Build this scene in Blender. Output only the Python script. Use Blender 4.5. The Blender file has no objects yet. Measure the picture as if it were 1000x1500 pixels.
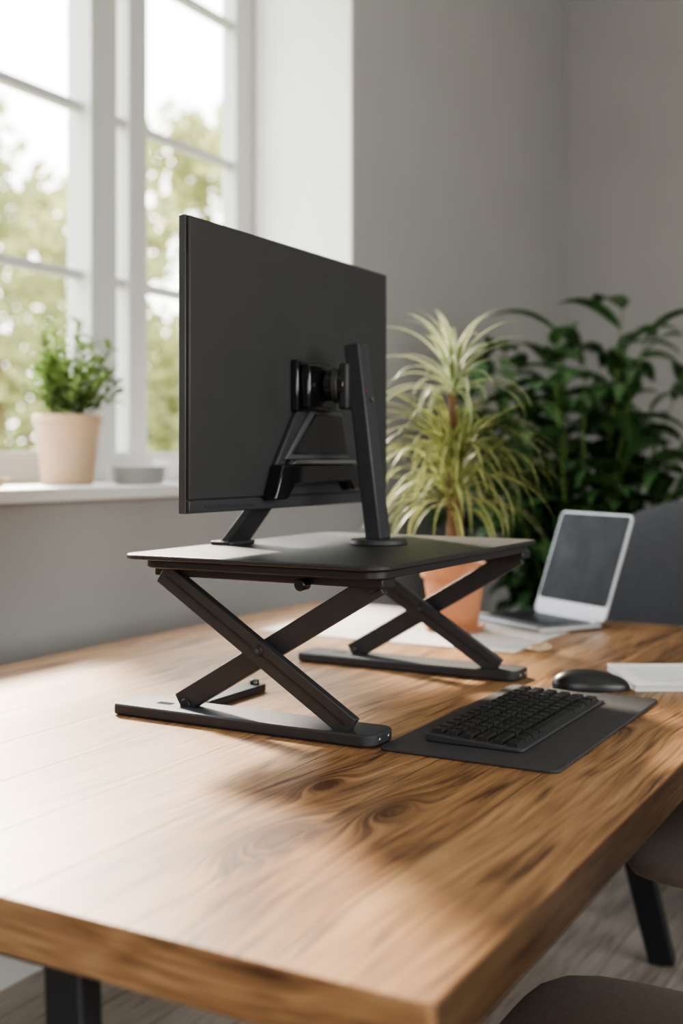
import bpy, bmesh, math, random
from mathutils import Vector, Matrix
random.seed(7)
S = bpy.context.scene
COL = S.collection
TZ = 0.75   # table top height

# ------------------------------------------------------------------ materials
def N(nt, t, **kw):
    n = nt.nodes.new(t)
    for k, v in kw.items():
        setattr(n, k, v)
    return n

def mat(name, c, rough=0.5, metal=0.0, var=0.12, scale=30.0, bump=0.0, bscale=None, coat=0.0, spec=0.5, trans=0.0, sheen=0.0):
    m = bpy.data.materials.new(name); m.use_nodes = True
    nt = m.node_tree; b = nt.nodes['Principled BSDF']
    tc = N(nt, 'ShaderNodeTexCoord')
    no = N(nt, 'ShaderNodeTexNoise'); no.inputs['Scale'].default_value = scale; no.inputs['Detail'].default_value = 4
    nt.links.new(tc.outputs['Object'], no.inputs['Vector'])
    cr = N(nt, 'ShaderNodeValToRGB')
    cr.color_ramp.elements[0].position = 0.3; cr.color_ramp.elements[1].position = 0.7
    cr.color_ramp.elements[0].color = (*[x * (1 - var) for x in c], 1)
    cr.color_ramp.elements[1].color = (*[min(1, x * (1 + var)) for x in c], 1)
    nt.links.new(no.outputs['Fac'], cr.inputs['Fac'])
    nt.links.new(cr.outputs['Color'], b.inputs['Base Color'])
    b.inputs['Roughness'].default_value = rough
    b.inputs['Metallic'].default_value = metal
    b.inputs['Coat Weight'].default_value = coat
    b.inputs['Specular IOR Level'].default_value = spec
    if sheen: b.inputs['Sheen Weight'].default_value = sheen
    if bump:
        n2 = N(nt, 'ShaderNodeTexNoise'); n2.inputs['Scale'].default_value = bscale or scale * 4
        nt.links.new(tc.outputs['Object'], n2.inputs['Vector'])
        bp = N(nt, 'ShaderNodeBump'); bp.inputs['Strength'].default_value = bump; bp.inputs['Distance'].default_value = 0.002
        nt.links.new(n2.outputs['Fac'], bp.inputs['Height']); nt.links.new(bp.outputs['Normal'], b.inputs['Normal'])
    return m

def leaf_mat(name, edge, mid, trans=0.35, rough=0.4, midw=0.45):
    m = bpy.data.materials.new(name); m.use_nodes = True
    nt = m.node_tree; b = nt.nodes['Principled BSDF']; out = nt.nodes['Material Output']
    uv = N(nt, 'ShaderNodeTexCoord'); sx = N(nt, 'ShaderNodeSeparateXYZ'); nt.links.new(uv.outputs['UV'], sx.inputs[0])
    a = N(nt, 'ShaderNodeMath', operation='SUBTRACT'); a.inputs[1].default_value = 0.5; nt.links.new(sx.outputs[0], a.inputs[0])
    ab = N(nt, 'ShaderNodeMath', operation='ABSOLUTE'); nt.links.new(a.outputs[0], ab.inputs[0])
    ml = N(nt, 'ShaderNodeMath', operation='MULTIPLY'); ml.inputs[1].default_value = 2; nt.links.new(ab.outputs[0], ml.inputs[0])
    cr = N(nt, 'ShaderNodeValToRGB'); cr.color_ramp.elements[0].position = midw - 0.1; cr.color_ramp.elements[1].position = midw + 0.1
    cr.color_ramp.elements[0].color = (*mid, 1); cr.color_ramp.elements[1].color = (*edge, 1)
    nt.links.new(ml.outputs[0], cr.inputs[0])
    no = N(nt, 'ShaderNodeTexNoise'); no.inputs['Scale'].default_value = 9; nt.links.new(uv.outputs['Object'], no.inputs['Vector'])
    mr = N(nt, 'ShaderNodeMapRange'); mr.inputs[1].default_value = .3; mr.inputs[2].default_value = .7; mr.inputs[3].default_value = 0.55; mr.inputs[4].default_value = 1.35
    nt.links.new(no.outputs['Fac'], mr.inputs[0])
    mx = N(nt, 'ShaderNodeVectorMath', operation='SCALE'); nt.links.new(cr.outputs[0], mx.inputs[0]); nt.links.new(mr.outputs[0], mx.inputs['Scale'])
    nt.links.new(mx.outputs[0], b.inputs['Base Color']); b.inputs['Roughness'].default_value = rough
    tr = N(nt, 'ShaderNodeBsdfTranslucent'); nt.links.new(mx.outputs[0], tr.inputs['Color'])
    ms = N(nt, 'ShaderNodeMixShader'); ms.inputs[0].default_value = trans
    nt.links.new(b.outputs[0], ms.inputs[1]); nt.links.new(tr.outputs[0], ms.inputs[2]); nt.links.new(ms.outputs[0], out.inputs[0])
    return m

def wood_mat(name, cols, plank=0.17, seam=0.0015, rough=0.38, knots=(), gscale=1.0, seamdark=0.35, ends=False):
    m = bpy.data.materials.new(name); m.use_nodes = True
    nt = m.node_tree; L = nt.links.new; b = nt.nodes['Principled BSDF']
    def math_(op, a, bb=None, c=None):
        n = N(nt, 'ShaderNodeMath', operation=op)
        for i, v in enumerate((a, bb, c)):
            if v is None: continue
            if isinstance(v, (int, float)): n.inputs[i].default_value = v
            else: L(v, n.inputs[i])
        return n.outputs[0]
    tc = N(nt, 'ShaderNodeTexCoord'); sx = N(nt, 'ShaderNodeSeparateXYZ'); L(tc.outputs['Object'], sx.inputs[0])
    X, Y, Z = sx.outputs
    if ends:
        sn = N(nt, 'ShaderNodeSeparateXYZ'); L(tc.outputs['Normal'], sn.inputs[0])
        e_ = math_('GREATER_THAN', math_('ABSOLUTE', sn.outputs[1]), 0.7)
        ie = math_('SUBTRACT', 1.0, e_)
        Xn = math_('ADD', math_('MULTIPLY', X, ie), math_('MULTIPLY', Z, e_))
        Yn = math_('ADD', math_('MULTIPLY', Y, ie), math_('MULTIPLY', X, e_))
        X, Y = Xn, Yn
    px = math_('DIVIDE', X, plank); pid = math_('FLOOR', px); fr = math_('SUBTRACT', px, pid)
    wn = N(nt, 'ShaderNodeTexWhiteNoise', noise_dimensions='1D'); L(pid, wn.inputs['W'])
    off = math_('MULTIPLY', wn.outputs['Value'], 13.0)
    cw = N(nt, 'ShaderNodeCombineXYZ'); L(math_('MULTIPLY', X, 2.0), cw.inputs[0]); L(Y, cw.inputs[1])
    wv = N(nt, 'ShaderNodeTexNoise'); wv.inputs['Scale'].default_value = 2.2; wv.inputs['Detail'].default_value = 1; L(cw.outputs[0], wv.inputs['Vector'])
    wob = math_('MULTIPLY', math_('SUBTRACT', wv.outputs['Fac'], 0.5), 0.08)
    warp = None
    for (kx, ky, kr, ks) in knots:
        dx = math_('DIVIDE', math_('SUBTRACT', X, kx), kr); dy = math_('DIVIDE', math_('SUBTRACT', Y, ky), kr * 2.6)
        d2 = math_('ADD', math_('MULTIPLY', dx, dx), math_('MULTIPLY', dy, dy))
        g = math_('MULTIPLY', math_('POWER', 2.718, math_('MULTIPLY', d2, -1.0)), ks)
        warp = g if warp is None else math_('ADD', warp, g)
    cx = N(nt, 'ShaderNodeCombineXYZ')
    xx = math_('ADD', X, wob)
    if warp is not None: xx = math_('ADD', xx, math_('MULTIPLY', warp, 0.07))
    L(math_('ADD', xx, off), cx.inputs[0]); L(math_('ADD', math_('MULTIPLY', Y, 0.07), off), cx.inputs[1]); L(Z, cx.inputs[2])
    big = N(nt, 'ShaderNodeTexNoise'); big.inputs['Scale'].default_value = 14 * gscale; big.inputs['Detail'].default_value = 3; big.inputs['Distortion'].default_value = 0.4
    L(cx.outputs[0], big.inputs['Vector'])
    rings = math_('FRACT', math_('MULTIPLY', big.outputs['Fac'], 13.0))
    rings = math_('ABSOLUTE', math_('SUBTRACT', rings, 0.5))
    cx2 = N(nt, 'ShaderNodeCombineXYZ')
    L(math_('ADD', xx, off), cx2.inputs[0]); L(math_('MULTIPLY', Y, 0.03), cx2.inputs[1]); L(Z, cx2.inputs[2])
    fine = N(nt, 'ShaderNodeTexNoise'); fine.inputs['Scale'].default_value = 210 * gscale; fine.inputs['Detail'].default_value = 6
    L(cx2.outputs[0], fine.inputs['Vector'])
    cx3 = N(nt, 'ShaderNodeCombineXYZ')
    L(math_('ADD', xx, off), cx3.inputs[0]); L(math_('MULTIPLY', Y, 0.09), cx3.inputs[1]); L(Z, cx3.inputs[2])
    med = N(nt, 'ShaderNodeTexNoise'); med.inputs['Scale'].default_value = 60 * gscale; med.inputs['Detail'].default_value = 4
    L(cx3.outputs[0], med.inputs['Vector'])
    streak = N(nt, 'ShaderNodeMapRange'); streak.inputs[1].default_value = .54; streak.inputs[2].default_value = .70; streak.inputs[3].default_value = 0; streak.inputs[4].default_value = .28
    L(med.outputs['Fac'], streak.inputs[0])
    f = math_('ADD', math_('MULTIPLY', rings, 0.34), math_('MULTIPLY', fine.outputs['Fac'], 0.85))
    f = math_('ADD', f, math_('MULTIPLY', math_('SUBTRACT', big.outputs['Fac'], 0.5), 0.8))
    f = math_('ADD', f, math_('MULTIPLY', math_('SUBTRACT', wn.outputs['Value'], 0.5), 0.20))
    f = math_('SUBTRACT', f, 0.05)
    f = math_('SUBTRACT', f, streak.outputs[0])
    if warp is not None: f = math_('SUBTRACT', f, math_('MULTIPLY', warp, 0.45))
    cr = N(nt, 'ShaderNodeValToRGB'); e = cr.color_ramp.elements
    e[0].position = 0.08; e[0].color = (*cols[0], 1); e[1].position = 0.75; e[1].color = (*cols[2], 1)
    k = e.new(0.38); k.color = (*cols[1], 1)
    L(f, cr.inputs[0])
    dist = math_('MULTIPLY', math_('MINIMUM', fr, math_('SUBTRACT', 1.0, fr)), plank)
    sm = N(nt, 'ShaderNodeMapRange'); sm.inputs[1].default_value = 0.0; sm.inputs[2].default_value = seam; sm.inputs[3].default_value = seamdark; sm.inputs[4].default_value = 1.0
    L(dist, sm.inputs[0])
    sc = N(nt, 'ShaderNodeVectorMath', operation='SCALE'); L(cr.outputs[0], sc.inputs[0]); L(sm.outputs[0], sc.inputs['Scale'])
    L(sc.outputs[0], b.inputs['Base Color'])
    rr = N(nt, 'ShaderNodeMapRange'); rr.inputs[3].default_value = rough + .1; rr.inputs[4].default_value = rough - .05
    L(fine.outputs['Fac'], rr.inputs[0]); L(rr.outputs[0], b.inputs['Roughness'])
    bp = N(nt, 'ShaderNodeBump'); bp.inputs['Strength'].default_value = 0.4; bp.inputs['Distance'].default_value = 0.001
    hh = math_('ADD', math_('MULTIPLY', fine.outputs['Fac'], 0.7), sm.outputs[0])
    L(hh, bp.inputs['Height']); L(bp.outputs[0], b.inputs['Normal'])
    return m

M = {}
M['wall'] = mat('wall_paint', (.375, .373, .367), .85, var=.03, scale=3, bump=.1, bscale=200)
M['ceil'] = mat('ceiling_paint', (.75, .74, .72), .9, var=.02, scale=3)
M['white'] = mat('white_trim_paint', (.74, .74, .73), .4, var=.02, scale=8)
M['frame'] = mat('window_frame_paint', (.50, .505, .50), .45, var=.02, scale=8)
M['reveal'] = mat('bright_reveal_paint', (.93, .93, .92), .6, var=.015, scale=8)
M['table'] = wood_mat('oak_tabletop', [(.085, .038, .018), (.31, .165, .075), (.52, .315, .158)], plank=.13, seam=.0016, rough=.36, ends=True, seamdark=.2,
                      knots=[(-.285, .235, .036, 1.0), (-.33, .42, .020, .6), (-.93, .42, .03, .5), (-.12, .9, .02, .6), (-.22, .37, .022, .7)])
M['floor'] = wood_mat('greige_floor_planks', [(.22, .185, .155), (.38, .33, .285), (.48, .43, .375)], plank=.14, seam=.003, rough=.5)
M['metal'] = mat('black_powder_coat', (.020, .021, .024), .45, var=.1, scale=60, bump=.08, bscale=900)
M['metal2'] = mat('charcoal_powder_coat', (.034, .036, .041), .48, var=.08, scale=60, bump=.06, bscale=900)
M['plastic'] = mat('matte_black_plastic', (.032, .033, .035), .5, var=.06, scale=12, bump=.04, bscale=1200)
M['gloss'] = mat('glossy_black_plastic', (.008, .008, .009), .16, var=.05, scale=12, coat=.3)
M['mouse'] = mat('mouse_satin_plastic', (.018, .018, .020), .34, var=.05, scale=12)
M['side'] = mat('monitor_side_grey', (.06, .064, .068), .4, var=.05, scale=12)
M['screen'] = mat('screen_glass', (.01, .01, .012), .12, var=.05)
M['rubber'] = mat('textured_platform_skin', (.026, .026, .028), .42, var=.15, scale=200, bump=.35, bscale=700)
M['mat'] = mat('desk_mat_dark_grey', (.046, .046, .050), .55, var=.08, scale=90, bump=.15, bscale=900)
M['key'] = mat('keycap_plastic', (.018, .018, .020), .38, var=.08, scale=60)
M['steel'] = mat('brushed_steel', (.45, .45, .45), .3, metal=1, var=.08, scale=80)
M['red'] = mat('red_indicator', (.22, .03, .02), .4, var=.05)
M['silver'] = mat('silver_aluminium', (.42, .42, .44), .4, metal=.7, var=.04, scale=20)
M['lapscreen'] = mat('laptop_screen_dark', (.036, .040, .046), .6, var=.5, scale=9, spec=.15)
M['paper'] = mat('paper_white', (.84, .84, .82), .7, var=.04, scale=30)
M['print'] = mat('printed_lines_grey', (.55, .56, .58), .7, var=.1, scale=30)
M['cloth'] = mat('linen_placemat', (.60, .575, .54), .8, var=.08, scale=60, bump=.3, bscale=500)
M['terra'] = mat('terracotta', (.50, .215, .11), .65, var=.12, scale=25, bump=.15)
M['cream'] = mat('cream_ceramic', (.52, .37, .245), .6, var=.05, scale=20)
M['dish'] = mat('white_ceramic', (.66, .66, .64), .3, var=.03, scale=20)
M['soil'] = mat('potting_soil', (.05, .032, .02), .95, var=.4, scale=80, bump=.8)
M['bark'] = mat('brown_bark', (.14, .075, .035), .85, var=.4, scale=40, bump=.6)
M['fabric'] = mat('taupe_fabric', (.120, .088, .068), .9, var=.15, scale=150, bump=.4, bscale=700, sheen=.15)
M['sofa'] = mat('charcoal_fabric', (.044, .046, .052), .9, var=.2, scale=120, bump=.4, bscale=600, sheen=.1)
M['pot_dark'] = mat('dark_planter', (.05, .05, .05), .6, var=.1, scale=20)
M['spider'] = leaf_mat('variegated_leaf', (.66, .68, .46), (.19, .28, .10), trans=.35, midw=.5)
M['grass'] = leaf_mat('yellow_green_blade', (.46, .47, .20), (.17, .23, .07), trans=.4)
M['broad'] = leaf_mat('deep_green_leaf', (.045, .100, .036), (.09, .17, .06), trans=.25, rough=.35, midw=.15)
M['herb'] = leaf_mat('fresh_green_leaf', (.17, .26, .07), (.24, .34, .11), trans=.45, rough=.65)
M['tree'] = leaf_mat('tree_foliage', (.25, .27, .12), (.30, .31, .13), trans=.5, rough=.7)
M['lawn'] = mat('lawn', (.24, .28, .13), .95, var=.3, scale=3)
M['pebble'] = mat('beige_twine', (.55, .42, .28), .8, var=.1)

# ------------------------------------------------------------------ helpers
e_loc = {}
def empty(name, loc):
    e = bpy.data.objects.new(name, None); e.location = loc; e.empty_display_size = .05
    COL.objects.link(e)
    e_loc[e.name] = Vector(loc)
    return e

def link(name, bm, m, parent=None, smooth=False, bevel=0, seg=2, subsurf=0, angle=35):
    me = bpy.data.meshes.new(name)
    bmesh.ops.recalc_face_normals(bm, faces=bm.faces)
    bm.to_mesh(me); bm.free()
    o = bpy.data.objects.new(name, me); COL.objects.link(o)
    for mm in (m if isinstance(m, (list, tuple)) else [m]): me.materials.append(mm)
    if bevel:
        b = o.modifiers.new('bevel', 'BEVEL'); b.width = bevel; b.segments = seg; b.limit_method = 'ANGLE'; b.angle_limit = math.radians(40)
    if smooth or bevel:
        for p in me.polygons: p.use_smooth = True
        try: me.set_sharp_from_angle(angle=math.radians(angle))
        except Exception: pass
    if parent is not None:
        o.parent = parent; o.matrix_parent_inverse = Matrix.Translation(e_loc[parent.name]).inverted()
    return o

def add_box(bm, x0, x1, y0, y1, z0, z1, mtx=None, mi=0):
    vs = [bm.verts.new(Vector(p)) for p in [(x0, y0, z0), (x1, y0, z0), (x1, y1, z0), (x0, y1, z0), (x0, y0, z1), (x1, y0, z1), (x1, y1, z1), (x0, y1, z1)]]
    if mtx is not None:
        for v in vs: v.co = mtx @ v.co
    for f in [(0, 3, 2, 1), (4, 5, 6, 7), (0, 1, 5, 4), (1, 2, 6, 5), (2, 3, 7, 6), (3, 0, 4, 7)]:
        fc = bm.faces.new([vs[i] for i in f]); fc.material_index = mi
    return vs

def box(name, x0, x1, y0, y1, z0, z1, m, parent=None, bevel=.002, seg=2, mtx=None):
    bm = bmesh.new(); add_box(bm, x0, x1, y0, y1, z0, z1, mtx)
    return link(name, bm, m, parent, bevel=bevel, seg=seg)

def boxes(name, lst, m, parent=None, bevel=0, mtx=None):
    bm = bmesh.new()
    for b in lst: add_box(bm, *b, mtx=mtx)
    return link(name, bm, m, parent, bevel=bevel)

def bar(name, p0, p1, side, hs, ht, m, parent=None, bevel=.002, hs1=None):
    p0, p1 = Vector(p0), Vector(p1); d = (p1 - p0).normalized(); s = Vector(side); s = (s - d * s.dot(d)).normalized(); t = d.cross(s)
    hs1 = hs1 or hs
    bm = bmesh.new(); vs = []
    for p, h in ((p0, hs), (p1, hs1)):
        for a, b in ((-1, -1), (1, -1), (1, 1), (-1, 1)): vs.append(bm.verts.new(p + s * a * h + t * b * ht))
    for f in [(3, 2, 1, 0), (4, 5, 6, 7), (0, 1, 5, 4), (1, 2, 6, 5), (2, 3, 7, 6), (3, 0, 4, 7)]: bm.faces.new([vs[i] for i in f])
    return link(name, bm, m, parent, bevel=bevel)

def tube(bm, pts, radii, n=12, cap=True):
    rings = []
    for i, p in enumerate(pts):
        p = Vector(p)
        a = Vector(pts[max(i - 1, 0)]); b = Vector(pts[min(i + 1, len(pts) - 1)])
        d = (b - a).normalized(); u = d.orthogonal().normalized() if i == 0 else (pu - d * pu.dot(d)).normalized()
        pu = u; v = d.cross(u)
        rings.append([bm.verts.new(p + (u * math.cos(2 * math.pi * k / n) + v * math.sin(2 * math.pi * k / n)) * radii[i]) for k in range(n)])
    for r0, r1 in zip(rings, rings[1:]):
        for k in range(n): bm.faces.new((r0[k], r0[(k + 1) % n], r1[(k + 1) % n], r1[k]))
    if cap:
        bm.faces.new(rings[0][::-1]); bm.faces.new(rings[-1])

def cyl(name, p0, p1, r0, r1, m, parent=None, n=32, bevel=.0015):
    bm = bmesh.new(); tube(bm, [p0, p1], [r0, r1], n)
    return link(name, bm, m, parent, bevel=bevel)

def lathe(name, prof, loc, m, parent=None, n=48):
    bm = bmesh.new(); loc = Vector(loc); rings = []
    for r, z in prof:
        if r < 1e-5: rings.append([bm.verts.new(loc + Vector((0, 0, z)))])
        else: rings.append([bm.verts.new(loc + Vector((r * math.cos(2 * math.pi * k / n), r * math.sin(2 * math.pi * k / n), z))) for k in range(n)])
    for a, b in zip(rings, rings[1:]):
        for k in range(n):
            k2 = (k + 1) % n
            if len(a) == 1 and len(b) == 1: continue
            if len(a) == 1: bm.faces.new((a[0], b[k], b[k2]))
            elif len(b) == 1: bm.faces.new((a[k], a[k2], b[0]))
            else: bm.faces.new((a[k], a[k2], b[k2], b[k]))
    return link(name, bm, m, parent, smooth=True, angle=40)

def rr_pts(x0, x1, y0, y1, r, n=8, rs=None):
    rs = rs or [r] * 4; out = []
    for (cx, cy, a0, rr) in ((x1 - rs[0], y1 - rs[0], 0, rs[0]), (x0 + rs[1], y1 - rs[1], 90, rs[1]), (x0 + rs[2], y0 + rs[2], 180, rs[2]), (x1 - rs[3], y0 + rs[3], 270, rs[3])):
        for i in range(n + 1):
            a = math.radians(a0 + 90 * i / n); out.append((cx + rr * math.cos(a), cy + rr * math.sin(a)))
    return out

def slab(name, pts, z0, z1, m, parent=None, bevel=.0015, mtx=None, seg=2):
    bm = bmesh.new()
    lo = [bm.verts.new((x, y, z0)) for x, y in pts]; hi = [bm.verts.new((x, y, z1)) for x, y in pts]
    n = len(pts); bm.faces.new(lo[::-1]); bm.faces.new(hi)
    for k in range(n): bm.faces.new((lo[k], lo[(k + 1) % n], hi[(k + 1) % n], hi[k]))
    if mtx is not None: bmesh.ops.transform(bm, matrix=mtx, verts=bm.verts)
    return link(name, bm, m, parent, bevel=bevel, seg=seg)

def poly_x(name, yz, x0, x1, m, parent=None, bevel=.0015):
    bm = bmesh.new()
    lo = [bm.verts.new((x0, y, z)) for y, z in yz]; hi = [bm.verts.new((x1, y, z)) for y, z in yz]
    n = len(yz); bm.faces.new(lo[::-1]); bm.faces.new(hi)
    for k in range(n): bm.faces.new((lo[k], lo[(k + 1) % n], hi[(k + 1) % n], hi[k]))
    return link(name, bm, m, parent, bevel=bevel)

def cushion(name, x0, x1, y0, y1, z0, z1, m, parent, e=4.0, mtx=None):
    bm = bmesh.new(); bmesh.ops.create_uvsphere(bm, u_segments=48, v_segments=24, radius=1)
    c = Vector(((x0 + x1) / 2, (y0 + y1) / 2, (z0 + z1) / 2)); h = Vector(((x1 - x0) / 2, (y1 - y0) / 2, (z1 - z0) / 2))
    for v in bm.verts:
        p = v.co; s = (abs(p.x) ** e + abs(p.y) ** e) ** (1 / e); l = math.hypot(p.x, p.y)
        k = (l / s) if s > 1e-6 else 1
        q = Vector((p.x * k, p.y * k, p.z)); ez = 2.6
        s2 = (l ** ez + abs(p.z) ** ez) ** (1 / ez); q *= (1 / s2) if s2 > 1e-6 else 1
        v.co = Vector((q.x * h.x, q.y * h.y, q.z * h.z)) + c
        if mtx is not None: v.co = mtx @ v.co
    return link(name, bm, m, parent, smooth=True, angle=180)

def blade(bm, uvl, base, az, el, L, w, droop, n=8, fold=.25, prof=None, roll=0.0):
    p = Vector(base); step = L / n; rows = []
    for i in range(n + 1):
        t = i / n
        d = Vector((math.cos(az) * math.cos(el), math.sin(az) * math.cos(el), math.sin(el)))
        sd = Vector((-math.sin(az), math.cos(az), 0)); up = d.cross(sd) * -1
        if up.z < 0 and abs(el) < 1.5: up = -up
        sd = (sd * math.cos(roll) + up * math.sin(roll))
        ww = w * (prof(t) if prof else (min(1, .35 + t * 2.5) * (1 - t ** 2.2)))
        ww = max(ww, w * .02)
        rows.append((bm.verts.new(p - sd * ww + up * fold * ww), bm.verts.new(p), bm.verts.new(p + sd * ww + up * fold * ww), t))
        p = p + d * step; el -= droop / n * (0.4 + 1.2 * t)
    for a, b in zip(rows, rows[1:]):
        for j in (0, 1):
            f = bm.faces.new((a[j], a[j + 1], b[j + 1], b[j])); f.smooth = True
            for l, (u, v) in zip(f.loops, ((j / 2, a[3]), ((j + 1) / 2, a[3]), ((j + 1) / 2, b[3]), (j / 2, b[3]))): l[uvl].uv = (u, v)
    return p

oval = lambda t: math.sin(math.pi * min(1, max(0, t)) ** .75) ** .8 if 0 < t < 1 else 0.03

# ------------------------------------------------------------------ room shell
XW, YB, XR, YF, ZC = -1.5, 4.83, 3.3, -3.0, 3.75
W0, W1 = 0.25, 2.63
WZ0, WZ1 = 1.02, 2.95
boxes('wall_left', [(XW - .42, XW, YF - .2, YB + .2, 0, WZ0), (XW - .42, XW, YF - .2, YB + .2, WZ1, ZC),
                    (XW - .42, XW, YF - .2, W0, WZ0, WZ1), (XW - .42, XW, W1, YB + .2, WZ0, WZ1)], M['wall'])
boxes('wall_back', [(XW, XR, YB, YB + .2, 0, ZC)], M['wall'])
boxes('wall_right', [(XR, XR + .2, YF, YB, 0, .9), (XR, XR + .2, YF, YB, 2.5, ZC), (XR, XR + .2, YF, -1.6, .9, 2.5), (XR, XR + .2, 2.2, YB, .9, 2.5)], M['wall'])  # opening added out of view to admit fill light, likewise in wall_front
boxes('wall_front', [(XW, XR + .2, YF - .2, YF, 0, .9), (XW, XR + .2, YF - .2, YF, 2.5, ZC), (XW, .6, YF - .2, YF, .9, 2.5), (2.4, XR + .2, YF - .2, YF, .9, 2.5)], M['wall'])
boxes('floor', [(XW - .42, XR + .2, YF - .2, YB + .2, -.1, 0)], M['floor'])
boxes('ceiling', [(XW - .42, XR + .2, YF - .2, YB + .2, ZC, ZC + .1)], M['ceil'])
box('baseboard_left', XW, XW + .015, YF, YB, 0, .1, M['white'], bevel=.003)
box('baseboard_back', XW + .015, XR, YB - .015, YB, 0, .1, M['white'], bevel=.003)

w = empty('window_1', (-1.9, 1.45, WZ0))
XO, XI = -1.94, -1.88
z0, z1 = 1.05, WZ1
boxes('frame_rails', [(XO - .004, XI + .004, W0, W1, z0 - .001, z0 + .085), (XO - .004, XI + .004, W0, W1, z1 - .08, z1)], M['frame'], w, bevel=.004)
boxes('frame_stiles', [(XO, XI, 2.515, W1, z0, z1), (XO, XI, W0, W0 + .1, z0, z1),
      (XO - .01, XI + .02, 1.775, 1.885, z0, z1), (XO, XI, 1.962, 2.045, z0, z1), (XO, XI, .98, 1.06, z0, z1)], M['frame'], w, bevel=.004)
boxes('muntins', [(XO + .015, XI - .015, W0, W1, zz - .013, zz + .013) for zz in (1.63, 2.10, 2.57)], M['frame'], w, bevel=.003)
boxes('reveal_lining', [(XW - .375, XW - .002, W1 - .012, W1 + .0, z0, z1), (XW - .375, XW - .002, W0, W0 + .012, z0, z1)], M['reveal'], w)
box('window_sill', XW - .37, XW + .045, W0 - .05, W1 + .03, WZ0, WZ0 + .03, M['white'], w, bevel=.005)
for i, (a, b, horiz) in enumerate((((XR + .06, XR + .12), (-1.6, 2.2), False), ((YF - .12, YF - .06), (.6, 2.4), True))):  # frames for the two unseen windows added as fill light
    w2 = empty('window_%d' % (i + 2), (XR, .3, .9) if not horiz else (1.5, YF, .9))
    L = []
    for k in range(4):
        t = b[0] + (b[1] - b[0] - .06) * k / 3
        L.append((a[0], a[1], t, t + .06, .9, 2.5) if not horiz else (t, t + .06, a[0], a[1], .9, 2.5))
    for zz in (.9, 2.44):
        L.append((a[0] + .003, a[1] - .003, b[0], b[1], zz, zz + .06) if not horiz else (b[0], b[1], a[0] + .003, a[1] - .003, zz, zz + .06))
    boxes('frame', L, M['white'], w2)

# ------------------------------------------------------------------ table
t = empty('wooden_desk', (-.6, .93, 0))
TL = 1.87
slab('tabletop', rr_pts(-1.2, 0, 0, TL, .008, 4), TZ - .047, TZ, M['table'], t, bevel=.003, seg=3)
for i, (x, y, dx, dy) in enumerate(((-.37, .06, .03, .0), (-.83, .06, -.03, .0), (-.46, 1.80, .15, .08), (-.74, 1.80, -.15, .08))):
    bar('leg_%d' % (i + 1), (x, y, TZ - .047), (x + dx, y + dy, 0), (1, 0, 0), .021 if i < 2 else .032, .014, M['metal'], t, hs1=.018 if i < 2 else .028, bevel=.003)
box('apron_front', -.85, -.35, .045, .075, TZ - .075, TZ - .048, M['metal'], t)
box('apron_rear', -.75, -.45, 1.785, 1.815, TZ - .075, TZ - .048, M['metal'], t)

# ------------------------------------------------------------------ sit-stand riser
s = empty('standing_desk_converter', (-.53, .85, TZ))
PX0, PX1, PY0, PY1, PZ = -.735, -.325, .555, 1.125, .981
slab('platform_top', rr_pts(PX0, PX1, PY0, PY1, .028), PZ - .007, PZ, M['rubber'], s, bevel=.002)
slab('platform_frame', rr_pts(PX0 + .026, PX1 - .010, PY0 + .014, PY1 - .014, .026), PZ - .019, PZ - .0075, M['metal'], s, bevel=.002)
for i, yc in enumerate((.612, 1.112)):
    n = i + 1
    slab('foot_%d' % n, rr_pts(-.765, -.350, yc - .034, yc + .034, .02, rs=[.018, .006, .006, .018]), TZ + .001, TZ + .017, M['metal2'], s, bevel=.003)
    slab('foot_%d_pad' % n, rr_pts(-.76, -.355, yc - .030, yc + .030, .02), TZ + .0, TZ + .0015, M['plastic'], s, bevel=0)
    box('top_rail_%d' % n, -.705, -.345, yc - .015, yc + .022, PZ - .032, PZ - .0195, M['metal'], s, bevel=.002)
    bar('scissor_leg_%d_outer' % n, (-.688, yc - .016, .955), (-.388, yc - .016, TZ + .019), (0, 1, 0), .0065, .0155, M['metal2'], s, bevel=.0015)
    bar('scissor_leg_%d_inner' % n, (-.672, yc + .004, TZ + .019), (-.358, yc + .004, .955), (0, 1, 0), .0065, .0155, M['metal2'], s, bevel=.0015)
    bar('groove_%d' % n, (-.68, yc - .0228, .949), (-.396, yc - .0228, TZ + .0245), (0, 1, 0), .0005, .0016, M['metal'], s, bevel=0)
    cyl('pivot_%d' % n, (-.527, yc - .0245, .858), (-.527, yc + .014, .858), .0075, .0075, M['metal'], s)
    cyl('pivot_cap_%d' % n, (-.527, yc - .0257, .858), (-.527, yc - .0245, .858), .0035, .0035, M['side'], s)
    cyl('hinge_top_%d' % n, (-.365, yc - .010, .952), (-.365, yc + .018, .952), .010, .010, M['metal'], s)
    cyl('hinge_low_%d' % n, (-.66, yc - .006, TZ + .02), (-.66, yc + .018, TZ + .02), .008, .008, M['metal'], s)
    cyl('glide_wheel_%d' % n, (-.455, yc - .036, .950), (-.455, yc - .018, .950), .008, .008, M['gloss'], s)
    cyl('foot_screw_%da' % n, (-.3492, yc - .012, TZ + .009), (-.351, yc - .012, TZ + .009), .003, .003, M['steel'], s)
    cyl('foot_screw_%db' % n, (-.3492, yc + .012, TZ + .009), (-.351, yc + .012, TZ + .009), .003, .003, M['steel'], s)
    box('foot_pocket_%d' % n, -.71, -.685, yc - .006, yc + .006, TZ + .0165, TZ + .0175, M['gloss'], s, bevel=0)
slab('stabiliser_1', rr_pts(-.70, -.665, .64, .83, .012), TZ + .001, TZ + .012, M['metal'], s, bevel=.002)
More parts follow.
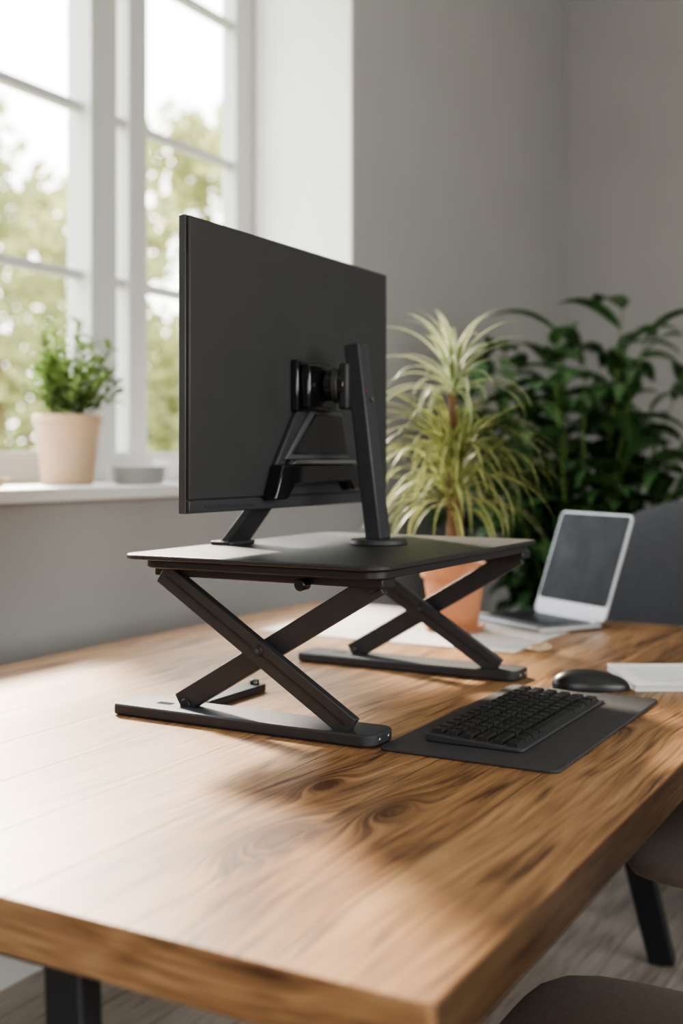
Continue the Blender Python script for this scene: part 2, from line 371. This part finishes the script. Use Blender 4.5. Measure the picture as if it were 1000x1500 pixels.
cyl('stabiliser_knob', (-.682, .815, TZ + .012), (-.682, .815, TZ + .019), .008, .007, M['gloss'], s)

# ------------------------------------------------------------------ monitor + arm
m_ = empty('computer_monitor', (-.62, .856, PZ))
MX, MY0, MY1, MZ0, MZ1 = -.620, .563, 1.150, 1.038, 1.443
box('bezel_shell', MX - .018, MX - .006, MY0, MY1, MZ0, MZ1, M['side'], m_, bevel=.0015)
box('rear_panel', MX - .0055, MX, MY0 + .0015, MY1 - .0015, MZ0 + .019, MZ1 - .0015, M['plastic'], m_, bevel=.002)
box('rear_chin', MX - .0055, MX - .0005, MY0 + .0015, MY1 - .0015, MZ0 + .001, MZ0 + .0175, M['metal2'], m_, bevel=.0015)
box('lcd_screen', MX - .0188, MX - .0179, MY0 + .006, MY1 - .006, MZ0 + .02, MZ1 - .006, M['screen'], m_, bevel=0)
boxes('vent_slots', [(MX - .001, MX + .0002, .60 + .006 * k, .603 + .006 * k, MZ0 + .006, MZ0 + .010) for k in range(20)], M['plastic'], m_)
box('vesa_plate', MX, MX + .012, .823, .925, 1.186, 1.266, M['gloss'], m_, bevel=.003)
box('vesa_block', MX + .012, MX + .028, .832, .918, 1.190, 1.260, M['gloss'], m_, bevel=.004)
cyl('swivel_joint', (MX + .028, .885, 1.228), (MX + .060, .893, 1.228), .024, .024, M['gloss'], m_)
cyl('swivel_ring', (MX + .040, .888, 1.228), (MX + .050, .8905, 1.228), .027, .027, M['plastic'], m_)
box('column_clamp', MX + .056, MX + .072, .872, .922, 1.19, 1.262, M['plastic'], m_, bevel=.004)
poly_x('housing_upper', [(.862, 1.188), (.962, 1.188), (.984, 1.112), (.785, 1.112)], MX, MX + .014, M['side'], m_, bevel=.003)
poly_x('housing_panel', [(.872, 1.183), (.955, 1.183), (.974, 1.120), (.803, 1.120)], MX + .014, MX + .017, M['gloss'], m_, bevel=.001)
poly_x('housing_lip', [(.800, 1.1115), (.984, 1.1115), (.988, 1.105), (.790, 1.105)], MX, MX + .026, M['steel'], m_, bevel=.001)
poly_x('housing_lower', [(.765, 1.1045), (.997, 1.1045), (1.010, 1.064), (.985, 1.062), (.970, 1.077), (.80, 1.073), (.778, 1.052), (.742, 1.052)], MX, MX + .024, M['gloss'], m_, bevel=.003)
poly_x('bracket_rib', [(.832, 1.19), (.862, 1.19), (.790, 1.100), (.765, 1.100)], MX, MX + .008, M['plastic'], m_, bevel=.002)
bar('column', (-.508, .900, PZ + .006), (-.548, .900, 1.292), (0, 1, 0), .0185, .0135, M['metal2'], m_, bevel=.003, hs1=.0165)
box('column_indicator', -.5250, -.5230, .890, .892, 1.216, 1.220, M['red'], m_, bevel=.0003)
cyl('column_bolt', (-.526, .903, 1.205), (-.5185, .903, 1.206), .004, .004, M['side'], m_)
cyl('column_base', (-.508, .900, PZ), (-.508, .900, PZ + .008), .046, .044, M['plastic'], m_, n=48)
bar('rear_strut', (-.705, .79, PZ), (-.640, .795, 1.062), (0, 1, 0), .031, .007, M['plastic'], m_, bevel=.003, hs1=.026)
slab('rear_strut_foot', rr_pts(-.725, -.685, .755, .825, .006), PZ, PZ + .006, M['plastic'], m_)

# ------------------------------------------------------------------ desk mat, keyboard
slab('desk_mat', rr_pts(-.345, -.112, .583, 1.048, .012), TZ, TZ + .004, M['mat'], None, bevel=.0012)
k = empty('computer_keyboard', (-.24, .815, TZ + .004))
KZ = TZ + .004
KX0, KX1, KY0, KY1 = -.308, -.176, .640, .985
KH = .004
bm = bmesh.new()
pts = rr_pts(KX0, KX1, KY0, KY1, .006, 4)
lo = [bm.verts.new((x, y, KZ)) for x, y in pts]; hi = [bm.verts.new((x, y, KZ + KH + (KX1 - x) * .05)) for x, y in pts]
bm.faces.new(lo[::-1]); bm.faces.new(hi)
for i in range(len(pts)): bm.faces.new((lo[i], lo[(i + 1) % len(pts)], hi[(i + 1) % len(pts)], hi[i]))
link('case', bm, M['mat'], k, bevel=.0015)
bm = bmesh.new()
rows = [[1] * 15, [1] * 13 + [2], [1.5] + [1] * 12 + [1.5], [1.8] + [1] * 11 + [2.2], [2.3] + [1] * 10 + [2.7], [1.3, 1.2, 1.2, 6.3, 1.2, 1.2, 1.3, 1.3]]
pitch = (KY1 - KY0 - .012) / 15; dpx = (KX1 - KX0 - .010) / 6
for r, row in enumerate(rows):
    yk = KY0 + .006
    xa = KX0 + .005 + r * dpx
    for wk in row:
        ya, yb = yk + .0014, yk + wk * pitch - .0014; xb_ = xa + dpx - .003
        zb = KZ + KH + (KX1 - (xa + xb_) / 2) * .05 - .001; h = .0058
        ins = .0020
        vs = [bm.verts.new(p) for p in [(xa, ya, zb), (xb_, ya, zb), (xb_, yb, zb), (xa, yb, zb),
              (xa + ins, ya + ins, zb + h), (xb_ - ins, ya + ins, zb + h), (xb_ - ins, yb - ins, zb + h), (xa + ins, yb - ins, zb + h)]]
        for f in [(4, 5, 6, 7), (0, 1, 5, 4), (1, 2, 6, 5), (2, 3, 7, 6), (3, 0, 4, 7)]: bm.faces.new([vs[i] for i in f])
        yk += wk * pitch
link('keycaps', bm, M['key'], k, bevel=.0006)
bm = bmesh.new()
for r, row in enumerate(rows[:5]):
    yk = KY0 + .006; xa = KX0 + .005 + r * dpx
    for wk in row:
        cx_, cy_ = xa + dpx * .38, yk + pitch * .42
        z = KZ + KH + (KX1 - (xa + (dpx - .003) / 2)) * .05 + .0050
        for dx_, dy_, a_, b_ in ((0, 0, .0022, .0007), (.0012, .0008, .0006, .0018)):
            if random.random() < .8:
                vs = [bm.verts.new((cx_ + dx_ + sx_ * a_ / 2, cy_ + dy_ + sy_ * b_ / 2, z)) for sx_, sy_ in ((-1, -1), (1, -1), (1, 1), (-1, 1))]
                bm.faces.new(vs)
        yk += wk * pitch
link('key_legends', bm, M['print'], k)

# ------------------------------------------------------------------ mouse
A = math.radians(29.24)
mo = empty('computer_mouse', (-.230, 1.090, TZ))
mm = Matrix.Translation((-.230, 1.090, TZ)) @ Matrix.Rotation(A, 4, 'Z')
bm = bmesh.new(); bmesh.ops.create_uvsphere(bm, u_segments=40, v_segments=24, radius=1)
for v in bm.verts:
    p = v.co.copy(); z = max(p.z, -.05)
    x = p.x * .062; y = p.y * .033 * (1 - .10 * math.cos(p.x * 2.2))
    zz = (.029 * max(z, 0) ** .85) * (1 - .22 * p.x) if z > 0 else 0
    v.co = mm @ Vector((x, y, zz + .002 if p.z > -.05 else .0))
link('shell', bm, M['mouse'], mo, smooth=True, angle=60)
bm = bmesh.new(); tube(bm, [mm @ Vector((-.036, -.003, .0195)), mm @ Vector((-.036, .003, .0195))], [.007, .007], 24)
link('scroll_wheel', bm, M['plastic'], mo, smooth=True)
nb = empty('white_notebook', (-.146, 1.225, TZ))
nm = Matrix.Translation((-.145, 1.225, TZ)) @ Matrix.Rotation(A, 4, 'Z')
slab('cover_back', rr_pts(-.076, .076, -.096, .096, .004), 0, .0015, M['paper'], nb, mtx=nm, bevel=.0004)
boxes('pages', [(-.074, .072, -.094, .094, .0018 + .0011 * i, .0026 + .0011 * i) for i in range(6)], M['paper'], nb, mtx=nm)
slab('cover_front', rr_pts(-.076, .076, -.096, .096, .004), .0085, .0100, M['paper'], nb, mtx=nm, bevel=.0004)
boxes('cover_print', [(-.055, .05 - .02 * (i % 2), -.06 + .018 * i, -.057 + .018 * i, .0101, .0103) for i in range(7)], M['print'], nb, mtx=nm)

# ------------------------------------------------------------------ placemat, laptop, pot plant
slab('linen_placemat', rr_pts(-1.03, -.455, 1.35, 1.845, .01), TZ, TZ + .0025, M['cloth'], None, bevel=.0008)
tw = empty('twine_bundle', (-.43, 1.41, TZ))
bm = bmesh.new(); pts = []
for i in range(60):
    a = i * .55; pts.append(Vector((-.43 + .018 * math.cos(a) * (1 + .3 * math.sin(i * .31)), 1.41 + .026 * math.sin(a), TZ + .0025 + .006 * (i / 60) + .001 * math.sin(i))))
tube(bm, pts, [.0022] * 60, 6); link('strand', bm, M['pebble'], tw, smooth=True)

lp = empty('laptop_computer', (-.50, 1.70, TZ))
P2 = Vector((-.40, 1.735, TZ + .003)); h = Vector((-.838, .545, 0)).normalized()
bdir = Vector((-.545, -.838, 0)).normalized()
LM = Matrix(((h.x, bdir.x, 0, P2.x), (h.y, bdir.y, 0, P2.y), (0, 0, 1, P2.z), (0, 0, 0, 1)))
slab('base', rr_pts(0, .245, 0, .17, .01), 0, .010, M['silver'], lp, mtx=LM, bevel=.002)
boxes('keys', [(.02 + .0142 * i, .032 + .0142 * i, .02 + .0145 * j, .032 + .0145 * j, .0100, .0128) for i in range(15) for j in range(8)], M['key'], lp, mtx=LM)
tilt = math.radians(20)
TM = LM @ Matrix(((1, 0, 0, 0), (0, -math.sin(tilt), math.cos(tilt), 0), (0, math.cos(tilt), math.sin(tilt), .010), (0, 0, 0, 1)))
slab('lid', rr_pts(0, .245, 0, .245, .012), -.006, 0, M['silver'], lp, mtx=TM, bevel=.002)
slab('display', rr_pts(.006, .239, .034, .240, .008), .0001, .0012, M['lapscreen'], lp, mtx=TM, bevel=0)
bm = bmesh.new(); tube(bm, [LM @ Vector((.02, 0, .009)), LM @ Vector((.225, 0, .009))], [.005, .005], 16); link('hinge', bm, M['silver'], lp, smooth=True)

PP = Vector((-.67, 1.56, TZ + .0025))
pl = empty('potted_spider_plant', PP)
lathe('terracotta_pot', [(0, 0), (.046, 0), (.049, .004), (.064, .112), (.070, .113), (.071, .140), (.066, .143), (.062, .140), (.060, .120), (0, .118)], PP, M['terra'], pl)
lathe('saucer', [(0, .001), (.058, .001), (.068, .012), (.065, .013), (.056, .005), (0, .005)], PP, M['terra'], pl)
lathe('soil', [(0, .132), (.03, .134), (.061, .128)], PP, M['soil'], pl)
bm = bmesh.new()
tube(bm, [PP + Vector((0, 0, .12)), PP + Vector((.004, -.004, .25)), PP + Vector((-.004, .004, .38)), PP + Vector((-.004, 0, .52))], [.021, .016, .012, .008], 12)
link('stem', bm, M['bark'], pl, smooth=True)
bm = bmesh.new(); uvl = bm.loops.layers.uv.new('UVMap')
for i in range(40):
    az = i * 2.399 + random.uniform(-.2, .2); q = i / 40
    el = math.radians(84 - 70 * q + random.uniform(-8, 8))
    blade(bm, uvl, PP + Vector((-.004, 0, .54 - .05 * q)), az, el, random.uniform(.15, .22), random.uniform(.008, .012), 1.3 + 1.0 * q, n=9)
link('crown_leaves', bm, M['spider'], pl)
bm = bmesh.new(); uvl = bm.loops.layers.uv.new('UVMap')
for i in range(190):
    az = i * 2.399 + random.uniform(-.2, .2); q = random.random()
    el = math.radians(72 - 75 * q + random.uniform(-8, 8))
    blade(bm, uvl, PP + Vector((random.uniform(-.02, .02), random.uniform(-.02, .02), random.uniform(.25, .40))), az, el, random.uniform(.17, .29), random.uniform(.003, .007), 1.5 + random.uniform(0, 1.2), n=9)
link('lower_leaves', bm, M['grass'], pl)

# ------------------------------------------------------------------ big floor plant
BP = Vector((-.90, 3.10, 0))
bg = empty('large_leafy_floor_plant', BP)
lathe('planter', [(0, 0), (.15, 0), (.16, .01), (.20, .36), (.205, .38), (.19, .38), (.18, .34), (0, .33)], BP, M['pot_dark'], bg)
lathe('soil', [(0, .345), (.185, .34)], BP, M['soil'], bg)
bms = bmesh.new(); bml = bmesh.new(); uvl = bml.loops.layers.uv.new('UVMap')
for i in range(42):
    az = i * 2.399; lean = random.uniform(.05, .52); H = random.uniform(.70, 1.32) * (1 - .30 * lean)
    if i < 5: lean = .1 + .03 * i; H = 1.28 - .05 * i
    p = []
    for j in range(7):
        t_ = j / 6
        p.append(BP + Vector((math.cos(az) * (.06 + lean * t_ ** 1.5), math.sin(az) * (.06 + lean * t_ ** 1.5), .33 + (H - .0) * t_)))
    tube(bms, p, [.008 - .0055 * j / 6 for j in range(7)], 6)
    for j in range(18):
        t_ = .12 + .88 * j / 17; a = min(5, int(t_ * 6)); fq = t_ * 6 - a
        q = p[a].lerp(p[a + 1], fq)
        az2 = az + random.choice((-1, 1)) * random.uniform(.2, 2.6)
        blade(bml, uvl, q, az2, random.uniform(.1, .9), random.uniform(.15, .25), random.uniform(.028, .050), random.uniform(1.2, 2.6), n=7, prof=oval, fold=.22, roll=random.uniform(-.4, .4))
link('stems', bms, M['herb'], bg, smooth=True)
link('leaves', bml, M['broad'], bg)

# ------------------------------------------------------------------ armchair behind the desk
ar = empty('charcoal_armchair', (-.30, 2.38, 0))
ax0, ax1, ay0, ay1 = -.68, .10, 2.03, 2.55
cushion('seat', ax0 + .08, ax1 - .08, ay0, ay1 - .08, .30, .47, M['sofa'], ar)
cushion('backrest', ax0, ax1, ay1 - .16, ay1, .28, 1.01, M['sofa'], ar, e=5)
cushion('arm_1', ax0, ax0 + .12, ay0, ay1 - .05, .25, .66, M['sofa'], ar)
cushion('arm_2', ax1 - .12, ax1, ay0, ay1 - .05, .25, .66, M['sofa'], ar)
box('base_frame', ax0 + .05, ax1 - .05, ay0 + .04, ay1 - .04, .24, .33, M['sofa'], ar, bevel=.01)
for i, (x, y) in enumerate(((ax0 + .09, ay0 + .08), (ax1 - .09, ay0 + .08), (ax0 + .09, ay1 - .08), (ax1 - .09, ay1 - .08))):
    cyl('leg_%d' % (i + 1), (x, y, 0), (x, y, .25), .012, .02, M['metal'], ar)

# ------------------------------------------------------------------ side chairs (pedestal)
def chair(xc, yc, nm='upholstered_chair'):
    c = empty(nm, (xc, yc, 0))
    cushion('seat', xc - .245, xc + .235, yc - .23, yc + .23, .455, .510, M['fabric'], c, e=6)
    bm = bmesh.new(); bmesh.ops.create_grid(bm, x_segments=16, y_segments=10, size=1)
    for v in bm.verts:
        a = v.co.x * .85; zt = (v.co.y + 1) / 2
        v.co = Vector((xc + .06 + .21 * math.cos(a) + .05 * zt, yc + .27 * math.sin(a), .47 + .37 * zt))
    o = link('backrest', bm, M['fabric'], c, smooth=True, angle=180)
    sol = o.modifiers.new('sol', 'SOLIDIFY'); sol.thickness = .035; sol.offset = 0
    sb = o.modifiers.new('sub', 'SUBSURF'); sb.levels = 1; sb.render_levels = 2
    cyl('pedestal', (xc + .02, yc, .03), (xc + .02, yc, .46), .022, .022, M['metal'], c)
    for q in range(4):
        a = math.radians(45 + 90 * q)
        bar('base_foot_%d' % (q + 1), (xc + .02, yc, .06), (xc + .02 + .20 * math.cos(a), yc + .20 * math.sin(a), .014), (-math.sin(a), math.cos(a), 0), .018, .010, M['metal'], c, hs1=.012)
    return c
chair(.09, .45); chair(.06, 1.28)

# ------------------------------------------------------------------ window-sill things
SZ = WZ0 + .03
SP = Vector((-1.70, 1.505, SZ))
sp = empty('potted_herb_plant', SP)
lathe('ceramic_pot', [(0, 0), (.060, 0), (.064, .004), (.082, .150), (.086, .152), (.087, .172), (.083, .175), (.078, .170), (.076, .155), (0, .150)], SP, M['cream'], sp)
lathe('soil', [(0, .163), (.079, .160)], SP, M['soil'], sp)
bms = bmesh.new(); bml = bmesh.new(); uvl = bml.loops.layers.uv.new('UVMap')
for i in range(44):
    az = i * 2.399; ln = random.uniform(.0, .12); H = random.uniform(.10, .27) * (1 - ln * 2.8)
    p0 = SP + Vector((.03 * math.cos(az), .03 * math.sin(az), .155)); p1 = SP + Vector(((.03 + ln) * math.cos(az), (.03 + ln) * math.sin(az), .165 + H))
    tube(bms, [p0, p0.lerp(p1, .5) + Vector((0, 0, .015)), p1], [.002, .0017, .001], 5)
    for j in range(14):
        q = p0.lerp(p1, .25 + .75 * j / 13)
        blade(bml, uvl, q, random.uniform(0, 6.28), random.uniform(-.1, 1), random.uniform(.03, .055), random.uniform(.006, .011), .8, n=4, prof=oval)
link('stems', bms, M['herb'], sp); link('leaves', bml, M['herb'], sp)
DP = Vector((-1.60, 1.66, SZ)); dp = empty('stack_of_plates', DP)
for i in range(5):
    lathe('plate_%d' % (i + 1), [(0, 0), (.05, 0), (.08, .010), (.082, .012), (.078, .012), (.05, .004), (0, .004)], DP + Vector((0, 0, .0085 * i)), M['dish'], dp)
CP = Vector((-1.68, 1.93, SZ)); cp = empty('ceramic_bowl', CP)
lathe('bowl_body', [(0, 0), (.03, 0), (.032, .006), (.06, .03), (.075, .065), (.072, .065), (.056, .033), (.028, .010), (0, .009)], CP, M['dish'], cp)
QP = Vector((-1.66, 1.20, SZ)); cq = empty('small_dish', QP)
lathe('dish_body', [(0, 0), (.03, 0), (.05, .022), (.047, .022), (.028, .004), (0, .004)], QP, M['cream'], cq)

# ------------------------------------------------------------------ outdoors
boxes('garden_lawn', [(-40, XW - .6, -25, 40, -1.2, -1.1)], M['lawn'])
def tree(loc, blobs, nl=900, sz=.16):
    e = empty('garden_tree', loc); loc = Vector(loc)
    bm = bmesh.new(); uvl = bm.loops.layers.uv.new('UVMap'); bt = bmesh.new()
    for (bx, by, bz, r) in blobs:
        c = loc + Vector((bx, by, bz))
        tube(bt, [loc + Vector((0, 0, 1.2)), loc.lerp(c, .6) + Vector((0, 0, .5)), c], [.06, .03, .012], 6)
        for i in range(int(nl * r * r)):
            d = Vector((random.gauss(0, 1), random.gauss(0, 1), random.gauss(0, 1))).normalized() * r * random.random() ** .45
            p = c + d
            if p.z < -.85: continue
            a = Vector((random.gauss(0, 1), random.gauss(0, 1), random.gauss(0, 1))).normalized(); b = a.orthogonal().normalized()
            s_ = sz * random.uniform(.5, 1.2)
            vs = [bm.verts.new(p + a * s_), bm.verts.new(p + b * s_ * .45), bm.verts.new(p - a * s_), bm.verts.new(p - b * s_ * .45)]
            f = bm.faces.new(vs)
            for l, uv in zip(f.loops, ((.5, 1), (1, .5), (.5, 0), (0, .5))): l[uvl].uv = uv
    tube(bt, [loc, loc + Vector((0, 0, 1.8)), loc + Vector((.1, 0, 3.4))], [.14, .10, .05], 10)
    link('trunk', bt, M['bark'], e, smooth=True); link('foliage', bm, M['tree'], e)
G = -1.1
tree((-9.3, 8.6, G), [(0, 0, 2.9, 1.3), (.8, .6, 4.4, 1.0), (-1.1, -.9, 3.9, 1.1), (.3, 1.2, 2.2, 1.2), (-.5, -2.0, 2.5, 1.2), (-.9, -.6, 5.9, .7)], 420, .15)
tree((-8.6, 11.5, G), [(0, 0, 2.5, 1.4), (.8, .8, 4.5, 1.2), (-.2, -1.0, 2.9, 1.2), (1.2, .2, 2.3, 1.2), (.6, .9, 6.3, 1.0), (-.8, -.4, 5.2, .8)], 380, .17)
tree((-14.0, 11.5, G), [(0, 0, 2.9, 1.9), (1.2, 1, 5.3, 1.5), (-1, -1.5, 3.5, 1.7), (-.5, .8, 7.0, 1.5), (-1, -2.2, 5.8, 1.2)], 240, .23)
tree((-13.5, 18.5, G), [(0, 0, 2.9, 2.3), (1.2, 1, 5.9, 1.9), (1.5, -1.5, 3.5, 1.8), (-.5, .2, 8.2, 1.5)], 190, .28)

# ------------------------------------------------------------------ lights
wd = bpy.data.worlds.new('sky'); S.world = wd; wd.use_nodes = True
nt = wd.node_tree; bgn = nt.nodes['Background']
tc = N(nt, 'ShaderNodeTexCoord'); sx = N(nt, 'ShaderNodeSeparateXYZ'); nt.links.new(tc.outputs['Generated'], sx.inputs[0])
cr = N(nt, 'ShaderNodeValToRGB'); cr.color_ramp.elements[0].position = 0; cr.color_ramp.elements[0].color = (1, .97, .91, 1)
cr.color_ramp.elements[1].position = .7; cr.color_ramp.elements[1].color = (.86, .92, 1, 1)
nt.links.new(sx.outputs[2], cr.inputs[0]); nt.links.new(cr.outputs[0], bgn.inputs[0]); bgn.inputs[1].default_value = 8.0

def portal(name, loc, rot, sx_, sy_):
    l = bpy.data.lights.new(name, 'AREA'); l.shape = 'RECTANGLE'; l.size = sx_; l.size_y = sy_
    l.cycles.is_portal = True
    o = bpy.data.objects.new(name, l); o.location = loc; o.rotation_euler = rot; COL.objects.link(o)
portal('portal_window_left', (-1.96, 1.44, 1.99), (0, math.radians(-90), 0), 1.95, 2.38)
portal('portal_fill_window_right', (XR + .25, .3, 1.7), (0, math.radians(90), 0), 1.6, 3.8)  # this portal and the next serve the added fill openings
portal('portal_fill_window_front', (1.5, YF - .25, 1.7), (math.radians(90), 0, 0), 1.8, 1.6)

sl = bpy.data.lights.new('sun', 'SUN'); sl.energy = 17; sl.angle = math.radians(7); sl.color = (1, .87, .70)
so = bpy.data.objects.new('sun', sl); COL.objects.link(so)
dirv = Vector((.80, -.60, -.60)).normalized()
so.rotation_euler = dirv.to_track_quat('-Z', 'Y').to_euler(); so.location = (-6, 5, 6)

# ------------------------------------------------------------------ camera
cam = bpy.data.cameras.new('camera'); co = bpy.data.objects.new('camera', cam); COL.objects.link(co)
cam.sensor_fit = 'VERTICAL'; cam.sensor_height = 36; cam.sensor_width = 24; cam.lens = 40.73
cam.shift_y = -.05
co.location = (.320, -.6965, 1.11); co.rotation_euler = (math.radians(90), 0, A)
cam.dof.use_dof = True; cam.dof.focus_distance = 1.48; cam.dof.aperture_fstop = 2.6
cam.clip_start = .02
S.camera = co
try:
    S.view_settings.look = 'AgX - Medium High Contrast'
except Exception as ex: print(ex)
